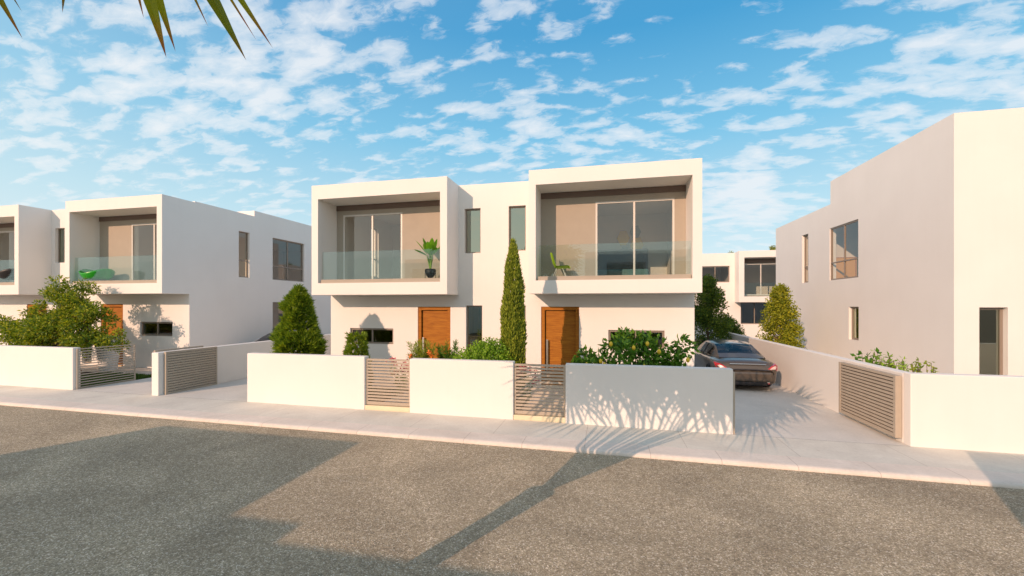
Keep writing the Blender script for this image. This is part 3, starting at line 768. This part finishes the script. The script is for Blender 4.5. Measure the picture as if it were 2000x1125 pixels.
# ------------------------------------------------------------------ balcony and garden objects
def bowl_chair(loc, mat, label, ang, sc=1):
    """low tub chair: a shallow upholstered shell on thin wire legs"""
    root = thing('tub_chair', loc, label, 'chair'); L = V(loc)
    M = Matrix.Rotation(ang, 3, 'Z')
    mb = MB(); nu, nv = 20, 8
    def pt(i, j, off):
        a = 2*math.pi*i/nu; t = j/nv
        r = .24+.22*t**.7; rim = .20-.10*math.cos(2*a)
        z = .17+(rim+.12)*t**1.8*.95
        return L+M @ (V((math.cos(a)*(r+off)*1.0, math.sin(a)*(r+off)*1.15, z-off*.5))*sc)
    for off in (0, .022):
        for j in range(nv+1):
            for i in range(nu): mb.v.append(pt(i, j, off))
    q = (nv+1)*nu
    for j in range(nv):
        for i in range(nu):
            k = (i+1) % nu
            mb.f.append((j*nu+i, j*nu+k, (j+1)*nu+k, (j+1)*nu+i)); mb.f.append((q+j*nu+i, q+(j+1)*nu+i, q+(j+1)*nu+k, q+j*nu+k))
    for i in range(nu):
        k = (i+1) % nu; mb.f.append((nv*nu+i, nv*nu+k, q+nv*nu+k, q+nv*nu+i))
    mb.f.append(tuple(range(nu))); mb.f.append(tuple(q+i for i in reversed(range(nu))))
    mb.build('shell', mat, root, smooth=True)
    for sx, sy in ((1, 1), (1, -1), (-1, 1), (-1, -1)):
        m = MB(); m.tube([L+M @ (V((sx*.10, sy*.12, .17))*sc), L+M @ (V((sx*.22, sy*.26, 0))*sc)], .008, 6); m.build('leg', STEEL, root)
    return root
bowl_chair((-17.12, 11.0, 2.99), GREEN, 'bright green tub chair on the left house balcony', R(90), .9)
bowl_chair((-21.15, 11.05, 3.03), BLACK, 'black tub chair on the balcony at the left edge', R(60), .95)
def shell_chair():
    loc = V((-1.2, 11.05, 2.885)); root = thing('shell_chair', loc, 'lime green moulded chair on the right balcony of the middle house', 'chair')
    mb = MB(); prof = [(.26, .33), (.2, .345), (.08, .33), (-.06, .33), (-.14, .37), (-.19, .47), (-.225, .6), (-.26, .74)]; w = [.17, .2, .21, .21, .2, .2, .18, .11]
    for th in (0, .018):
        for (x, z), ww in zip(prof, w):
            for k in range(7):
                q = -1+k/3; mb.v.append(loc+V((x+(.05*q*q if z > .36 else 0), q*ww, z+(.05*q*q if z <= .36 else 0)-th)))
    n = len(prof)*7
    for j in range(len(prof)-1):
        for k in range(6):
            i = j*7+k; mb.f.append((i, i+1, i+8, i+7)); mb.f.append((n+i, n+i+7, n+i+8, n+i+1))
    mb.build('seat_shell', LIME, root, smooth=True)
    for sx, sy in ((1, 1), (1, -1), (-1, 1), (-1, -1)):
        m = MB(); m.tube([loc+V((sx*.08, sy*.1, .32)), loc+V((sx*.2, sy*.19, 0))], .009, 6); m.build('leg', ALU, root)
shell_chair()
def potted(loc, label, sc=1, seed=2):
    random.seed(seed); loc = V(loc); root = thing('potted_plant', loc, label, 'potted plant')
    mb = MB(); mb.lathe(loc+V((0, 0, .12*sc)), [(.02*sc, 0), (.07*sc, .015*sc), (.115*sc, .07*sc), (.135*sc, .14*sc), (.14*sc, .24*sc), (.125*sc, .24*sc), (.12*sc, .2*sc)], 20); p = mb.build('pot', BLACK, root, smooth=True)
    m = MB()
    for k in range(4):
        a = R(45+90*k); m.tube([loc+V((math.cos(a)*.145, math.sin(a)*.145, .36))*1 if 0 else loc+V((math.cos(a)*.147*sc, math.sin(a)*.147*sc, .34*sc)), loc+V((math.cos(a)*.147*sc, math.sin(a)*.147*sc, 0))], .008, 6)
    m.build('stand', BLACK, root)
    lf = MB(); stm = MB()
    for k in range(15):
        a = k*2.4+random.uniform(-.3, .3); el = R(random.uniform(25, 80)); h0 = loc+V((0, 0, .34*sc))
        d = V((math.cos(a)*math.cos(el), math.sin(a)*math.cos(el), math.sin(el)))
        s1 = h0+V((d.x*.12, d.y*.12, .32+.15*random.random()))*sc; stm.tube([h0, s1], [.02*sc, .009*sc], 6)
        Ln = random.uniform(.40, .56)*sc; side = d.cross(V((0, 0, 1))).normalized(); W = .085*sc; bi = len(lf.v)
        for t, w in ((0, .1), (.2, .8), (.45, 1), (.7, .85), (.9, .4), (1, 0)):
            p = s1+d*Ln*t+V((0, 0, -.12*Ln*t*t)); lf.v += [p-side*W*w, p-V((0, 0, .022*w)), p+side*W*w]
        for q in range(5):
            i = bi+3*q; lf.f += [(i, i+1, i+4, i+3), (i+1, i+2, i+5, i+4)]
    lf.build('foliage', BANA, root); stm.build('stem', HEDG, root, smooth=True)
potted((-4.83, 11.02, 2.885), 'leafy banana plant in a black pot on the left balcony of the middle house', 1.05)
potted((-20.75, 11.25, 2.96), 'leafy plant in a black pot on the balcony at the left edge', .9, 6)
c = V((-16.25, 10.75, 0)); mb = MB(); mb.lathe(c, [(.2, 0), (.22, .02), (.27, .5), (.35, 1.12), (.37, 1.2), (.34, 1.2), (.33, 1.1)], 28)
o = mb.build('planter', WHITEP, loc=c, smooth=True); tag(o, 'tall tapered white planter beside the wooden door, behind the open gate', 'planter')

# interior things seen through the glass
wd = thing('wardrobe', (8.5, 17.4, 2.9), 'amber wooden wardrobe seen through the large upper side window of the tall plain house', 'wardrobe')
MB().box(7.92, 9.2, 17.15, 17.58, 2.905, 3.95).build('carcass', WOOD, wd)
AMB = principled('amber_wood', (.62, .33, .05), .5)
MB().box(7.94, 8.54, 17.125, 17.148, 2.94, 3.92).build('door', AMB, wd); MB().box(8.57, 9.18, 17.125, 17.148, 2.94, 3.92).build('door', AMB, wd)
hx = thing('wall_art', (.8, 14.95, 4.4), 'gold hexagon wall art on the bedroom wall behind the right sliding door', 'wall art')
for x, z, r, mt in ((.55, 4.55, .28, GOLD), (.95, 4.75, .24, TEAL), (1.0, 4.3, .3, GOLD), (.6, 4.05, .22, TEAL)):
    mb = MB()
    for y in (14.93, 14.97):
        mb.v += [V((x+r*.75*math.cos(R(60*k)), y, z+r*math.sin(R(60*k)))) for k in range(6)]
    mb.f = [tuple(range(6)), tuple(range(11, 5, -1))]+[(k, (k+1) % 6, 6+(k+1) % 6, 6+k) for k in range(6)]
    mb.build('hexagon', mt, hx)
bd = thing('bed', (.6, 14, 2.92), 'bed with a teal cover and brown panel standing in for reflected trees, seen through the right sliding door', 'bed')
MB().box(-.5, 1.35, 14.82, 14.9, 3.3, 4.15).build('tree_reflection_panel', PANELM, bd)  # brown pattern stands in for trees reflected in the sliding door
MB().box(-.35, 1.2, 12.9, 14.8, 2.96, 3.32).build('mattress', TEAL, bd, bevel=.05)
bk = thing('bookshelf', (-5.6, 14.8, 2.92), 'pale bookshelf against the wall behind the left sliding door', 'bookshelf')
mb = MB(); mb.box(-6.3, -6.25, 14.6, 14.95, 2.92, 4.9); mb.box(-5.0, -4.95, 14.6, 14.95, 2.92, 4.9)
for z in (3.3, 3.7, 4.1, 4.5, 4.87): mb.box(-6.25, -5.0, 14.6, 14.95, z, z+.03)
mb.build('shelves', ALU, bk)
mb = MB(); random.seed(3)
for z in (3.33, 3.73, 4.13, 4.53):
    x = -6.2
    while x < -5.1:
        w = random.uniform(.03, .07)
        if random.random() < .6: mb.box(x, x+w-.006, 14.68, 14.9, z+.001, z+random.uniform(.18, .28))
        x += w
mb.build('books', TAUPE, bk)

# ------------------------------------------------------------------ cars
def car(loc, ang, sc, paint, label):
    """four-door saloon built as lofted sections; +Y is the nose, origin under the rear bumper centre"""
    root = thing('parked_car', (0, 0, 0), label, 'car', 'parked cars')
    # stations: y, half width sill, half width belt, z bottom, z belt(shoulder), deck z, deck half width
    ST = [(0.02, .70, .74, .30, .62, .66, .60), (.06, .80, .84, .22, .70, .84, .70), (.20, .86, .90, .20, .80, .945, .74), (.55, .90, .925, .19, .84, .975, .76), (1.0, .915, .935, .19, .86, .97, .78),
          (1.7, .92, .935, .19, .86, .95, .80), (2.6, .92, .935, .19, .84, .93, .80), (3.4, .915, .93, .19, .81, .92, .78), (4.1, .91, .92, .19, .76, .85, .74), (4.6, .87, .88, .20, .68, .74, .66), (4.85, .76, .78, .24, .58, .62, .55), (4.92, .66, .68, .30, .50, .52, .45)]
    mb = MB(); cols = []
    for (y, ws, wb, zb, zs, zd, wd) in ST:
        half = [(wd*.5, zb), (ws-.05, zb), (ws, zb+.07), (ws+.012, (zb+zs)*.5), (wb, zs-.06), (wb-.02, zs), (wd+.03, zs+(zd-zs)*.75), (wd*.6, zd), (0, zd+.008)]
        ring = [(x, z) for x, z in half]+[(-x, z) for x, z in reversed(half[:-1])]
        cols.append(len(mb.v)); mb.v += [V((x, y, z)) for x, z in ring]
    n = 17
    for k in range(len(ST)-1):
        for j in range(n-1): mb.f.append((cols[k]+j, cols[k]+j+1, cols[k+1]+j+1, cols[k+1]+j))
        mb.f.append((cols[k]+n-1, cols[k], cols[k+1], cols[k+1]+n-1))
    mb.f.append(tuple(range(n))); mb.f.append(tuple(reversed(range(cols[-1], cols[-1]+n))))
    body = mb.build('body', paint, root, smooth=True, subsurf=2)
    # cabin sections: y, z of roof line there, half width at belt, half width at roof
    CB = [(.62, .975, .70, .66), (.90, 1.09, .76, .64), (1.30, 1.25, .80, .60), (1.62, 1.345, .82, .585), (2.1, 1.40, .83, .58), (2.7, 1.405, .83, .58), (3.15, 1.33, .82, .58), (3.55, 1.16, .80, .62), (3.95, .95, .74, .68)]
    zb = .93; roofm = MB(); rear = MB(); front = MB(); sides = MB(); pil = MB()
    def sec(k):
        y, zr, wb, wr = CB[k]; zb_ = min(zb, zr-.01)
        return [V((wb, y, zb_)), V((wb-.02, y, zb_+(zr-zb_)*.12)), V((wr+.05, y, zb_+(zr-zb_)*.80)), V((wr, y, zb_+(zr-zb_)*.95)), V((wr*.55, y, zr+.0)), V((0, y, zr+.012)), V((-wr*.55, y, zr)), V((-wr, y, zb_+(zr-zb_)*.95)), V((-wr-.05, y, zb_+(zr-zb_)*.80)), V((-wb+.02, y, zb_+(zr-zb_)*.12)), V((-wb, y, zb_))]
    for k in range(len(CB)-1):
        A, B = sec(k), sec(k+1)
        for j in range(10):
            q = (A[j], B[j], B[j+1], A[j+1])
            if j in (1, 8): (sides if 2 <= k <= 6 else roofm).quad(*q)
            elif 3 <= j <= 6: (rear if k in (1, 2) else front if k in (6, 7) else roofm).quad(*q)
            else: roofm.quad(*q)
    for m_, nm, mt in ((roofm, 'roof', paint), (rear, 'rear_window', CARGL), (front, 'windscreen', CARGL), (sides, 'side_windows', CARGL)):
        # weld shared corners so that the surface shades smoothly
        vv, ix, ff = [], {}, []
        for f in m_.f:
            g = []
            for i in f:
                key = tuple(round(c_, 4) for c_ in m_.v[i])
                if key not in ix: ix[key] = len(vv); vv.append(m_.v[i])
                g.append(ix[key])
            ff.append(tuple(g))
        m_.v, m_.f = vv, ff
        m_.build(nm, mt, root, smooth=True)
    for x in (-1, 1):
        m = MB(); m.box(min(x*.84, x*.80), max(x*.84, x*.80), 2.22, 2.30, .93, 1.3)
        # door pillar leans inwards with the glass
        for v in m.v:
            if v.z > 1.2: v.x -= x*.19
        m.build('pillar', BLACK, root)
        # tail light: wedge wrapping round the rear corner
        def lens(name, mat_, pts, off):
            m = MB(); P0 = [V((x*a, b, c_)) for a, b, c_ in pts]; cen = sum(P0, V((0, 0, 0)))/len(P0)
            out = V((x*.4, -1, 0)).normalized()
            P1 = [p+out*off for p in P0]; k = len(P0)
            m.v = [p-out*.05 for p in P0]+P1; m.f = [tuple(range(k, 2*k)), tuple(reversed(range(k)))]+[(i, (i+1) % k, k+(i+1) % k, k+i) for i in range(k)]
            return m.build(name, mat_, root, bevel=.006)
        lens('tail_light', REDL, [(.50, .055, .66), (.66, .05, .64), (.84, .10, .67), (.905, .26, .78), (.90, .42, .86), (.82, .15, .85), (.70, .07, .80)], .03)
        lens('light_insert', CLEARL, [(.62, .05, .69), (.78, .08, .70), (.84, .17, .77), (.79, .11, .80), (.69, .06, .76)], .045)
        lens('exhaust', CHROME, [(.46, .03, .27), (.62, .04, .27), (.62, .04, .33), (.46, .03, .33)], .02)
        m = MB(); m.box(min(x*.93, x*1.07), max(x*.93, x*1.07), 3.22, 3.34, .95, 1.07); m.build('mirror', paint, root, bevel=.03)
        for y in (.98, 3.95):
            m = MB(); prof = [(.20, -.10), (.30, -.105), (.325, -.08), (.33, 0), (.325, .08), (.30, .105), (.20, .10)]
            nn = 28; bi = len(m.v)
            for r, o_ in prof:
                for j in range(nn):
                    t = 2*math.pi*j/nn; m.v.append(V((x*(.835+.0)+o_, y+r*math.cos(t), .33+r*math.sin(t))))
            for k in range(len(prof)-1):
                for j in range(nn):
                    q = (j+1) % nn; m.f.append((k*nn+j, k*nn+q, (k+1)*nn+q, (k+1)*nn+j))
            w = m.build('wheel', RUB, root, smooth=True)
            m = MB(); m.tube([(x*.80, y, .33), (x*.925, y, .33)], [.205, .205], 24)
            for k in range(5):
                a = R(72*k); m.tube([(x*.93, y, .33), (x*.94, y+math.cos(a)*.2, .33+math.sin(a)*.2)], [.035, .02], 6)
            m.build('rim', STEEL, w)
            m = MB()
            for rr, xo in ((.36, .0),):
                pts = [V((x*(.918+.012), y+.365*math.cos(R(t)), .33+.365*math.sin(R(t)))) for t in range(-18, 199, 12)]
                m.tube(pts, .03, 6)
            m.build('wheel_arch', BLACK, root, smooth=True)
        hl = MB(); hl.v = []; hl.tube([(x*.72, 4.72, .60), (x*.52, 4.82, .58)], [.07, .05], 10); hl.build('headlight', CLEARL, root, smooth=True)
    m = MB(); m.box(-.52, .52, .0, .045, .832, .858); m.build('chrome_strip', CHROME, root, bevel=.008)
    m = MB(); m.box(-.62, .62, -.02, .1, .24, .275); m.build('rear_reflector', REDL, root, bevel=.01)
    m = MB(); m.box(-.72, .72, -.04, .3, .29, .62); m.build('bumper', paint, root, bevel=.07)
    m = MB(); m.box(-.55, .55, -.046, .1, .19, .30); m.build('diffuser', BLACK, root, bevel=.02)
    m = MB(); m.box(-.7, .7, .7, 3.6, .5, .86); m.build('cabin_floor', SEATM, root)
    for x, y in ((-.38, 1.55), (.38, 1.55), (-.38, 2.55), (.38, 2.55)):
        m = MB(); m.box(x-.24, x+.24, y-.06, y+.1, .86, 1.08); m.box(x-.12, x+.12, y-.04, y+.06, 1.1, 1.26); m.build('seat', SEATM, root, bevel=.03)
    root.location = loc; root.rotation_euler = (0, 0, ang); root.scale = (sc, sc, sc)
    return root
car((3.66, 12.3, gz(3.6)), 0, .85, CARM, 'dark taupe metallic saloon parked on the driveway beside the sunlit wall, rear towards the street')
car((-12.25, 16.5, gz(-12)), math.pi, .85, CARW, 'white car on the left driveway, mostly hidden behind the low wall and the big conifer')

# ------------------------------------------------------------------ light, sky, camera
sund = V((.48, 1, -.40)).normalized()
l = bpy.data.lights.new('sun', 'SUN'); l.energy = 3.95; l.angle = R(.2); l.color = (1, .64, .445)
so = bpy.data.objects.new('sun', l); C.objects.link(so); so.rotation_euler = sund.to_track_quat('-Z', 'Y').to_euler()
W = bpy.data.worlds.new('World'); S.world = W; W.use_nodes = True; nt = W.node_tree; nt.nodes.clear()
out = nt.nodes.new('ShaderNodeOutputWorld'); bg = nt.nodes.new('ShaderNodeBackground')
sky = nt.nodes.new('ShaderNodeTexSky'); sky.sky_type = 'NISHITA'; sky.sun_disc = False
sky.sun_elevation = math.asin(-sund.z); sky.sun_rotation = math.atan2(-sund.x, -sund.y); sky.air_density = 1.0; sky.dust_density = .6; sky.ozone_density = 1.5
tc = nt.nodes.new('ShaderNodeTexCoord'); sx = nt.nodes.new('ShaderNodeSeparateXYZ'); nt.links.new(tc.outputs['Generated'], sx.inputs[0])
def mth(op, a, b=None, c=None, clamp=False):
    n = nt.nodes.new('ShaderNodeMath'); n.operation = op; n.use_clamp = clamp
    for i, x in enumerate((a, b, c)):
        if x is None: continue
        if hasattr(x, 'is_output'): nt.links.new(x, n.inputs[i])
        else: n.inputs[i].default_value = x
    return n.outputs[0]
X, Y, Z = sx.outputs[0], sx.outputs[1], sx.outputs[2]
zz = mth('ADD', mth('MAXIMUM', Z, 0.0), .24)
cb = nt.nodes.new('ShaderNodeCombineXYZ'); nt.links.new(mth('DIVIDE', X, zz), cb.inputs[0]); nt.links.new(mth('DIVIDE', Y, zz), cb.inputs[1])
mp = nt.nodes.new('ShaderNodeMapping'); mp.inputs['Rotation'].default_value = (0, 0, R(-8)); mp.inputs['Scale'].default_value = (1, 1.75, 1); mp.inputs['Location'].default_value = (3.1, 1.7, 0)
nt.links.new(cb.outputs[0], mp.inputs['Vector']); vec = mp.outputs['Vector']
n1 = noise(nt, vec, 8.3, 3, .42, .3); n3 = noise(nt, vec, 20, 10, .70, .9); n2 = noise(nt, vec, 1.3, 3, .5)
dens = mth('ADD', mth('MULTIPLY', n1, .92), mth('ADD', mth('MULTIPLY', n3, .38), mth('MULTIPLY', n2, .50)))
def bump(dirv, r, amp):
    """soft spot of cloud or glow round a compass direction of the sky"""
    d = V(dirv).normalized()
    vm = nt.nodes.new('ShaderNodeVectorMath'); vm.operation = 'DISTANCE'; nt.links.new(tc.outputs['Generated'], vm.inputs[0]); vm.inputs[1].default_value = d
    g = mth('MULTIPLY', vm.outputs['Value'], 1/r); g = mth('SUBTRACT', 1.0, g, clamp=True)
    g = mth('MULTIPLY', mth('MULTIPLY', g, g), amp)
    return g
def skydir(px, py):
    a = R(12.7); u, v = (px-1000)/822, (596-py)/822
    return (u*math.cos(a)-math.sin(a), u*math.sin(a)+math.cos(a), v)
for p, r, a in (((130, 110), .55, .12), ((560, 150), .36, .08), ((430, 290), .3, .05), ((1450, 375), .15, .42), ((1900, 110), .42, .04), ((1080, 260), .38, .06), ((1700, 130), .3, .06), ((1000, 130), .3, -.03), ((1280, 60), .3, -.08), ((1560, 300), .3, -.10), ((300, 400), .4, -.12)):
    dens = mth('ADD', dens, bump(skydir(*p), r, a))
cl = ramp(nt, dens, [(.90, (0, 0, 0)), (.96, (.18, .18, .18)), (1, (.34, .34, .34))])
hz = ramp(nt, Z, [(.0, (.35, .35, .35)), (.12, (.75, .75, .75)), (.25, (1, 1, 1))])
SKY = ramp(nt, Z, [(-.02, (.80, .91, .97)), (.08, (.74, .90, .96)), (.20, (.52, .80, .93)), (.36, (.22, .60, .87)), (.54, (.06, .38, .72)), (1, (.03, .2, .5))])
skyc = mixc(nt, 1, sky.outputs[0], (.10, .10, .10), 'MULTIPLY')
base = mixc(nt, .88, skyc, SKY)
cl2 = mth('MULTIPLY', mth('SUBTRACT', dens, .955), 1.9, clamp=True)
cloudf = mth('MULTIPLY', mth('MINIMUM', mth('ADD', cl2, cl), .80), hz)
final = mixc(nt, cloudf, base, (.90, .92, .95))
# warm glow added to the sun-side sky to fill the shade
final = mixc(nt, mth('MINIMUM', bump(tuple(-sund), 1.9, 1.0), .42), final, (1.62, 1.38, 1.08))
nt.links.new(final, bg.inputs[0]); bg.inputs[1].default_value = 1.0
nt.links.new(bg.outputs[0], out.inputs[0])

cd = bpy.data.cameras.new('camera'); co = bpy.data.objects.new('camera', cd); C.objects.link(co); S.camera = co
cd.sensor_width = 36; cd.lens = 36*822/2000; cd.shift_y = 33.5/2000; cd.clip_start = .05; cd.clip_end = 2000
co.location = (0, 0, 2.25); co.rotation_euler = (R(90), 0, R(12.7))
S.view_settings.view_transform = 'Standard'; S.view_settings.look = 'None'; S.view_settings.exposure = 0; S.view_settings.gamma = 1
S.render.resolution_x = 1024; S.render.resolution_y = 576
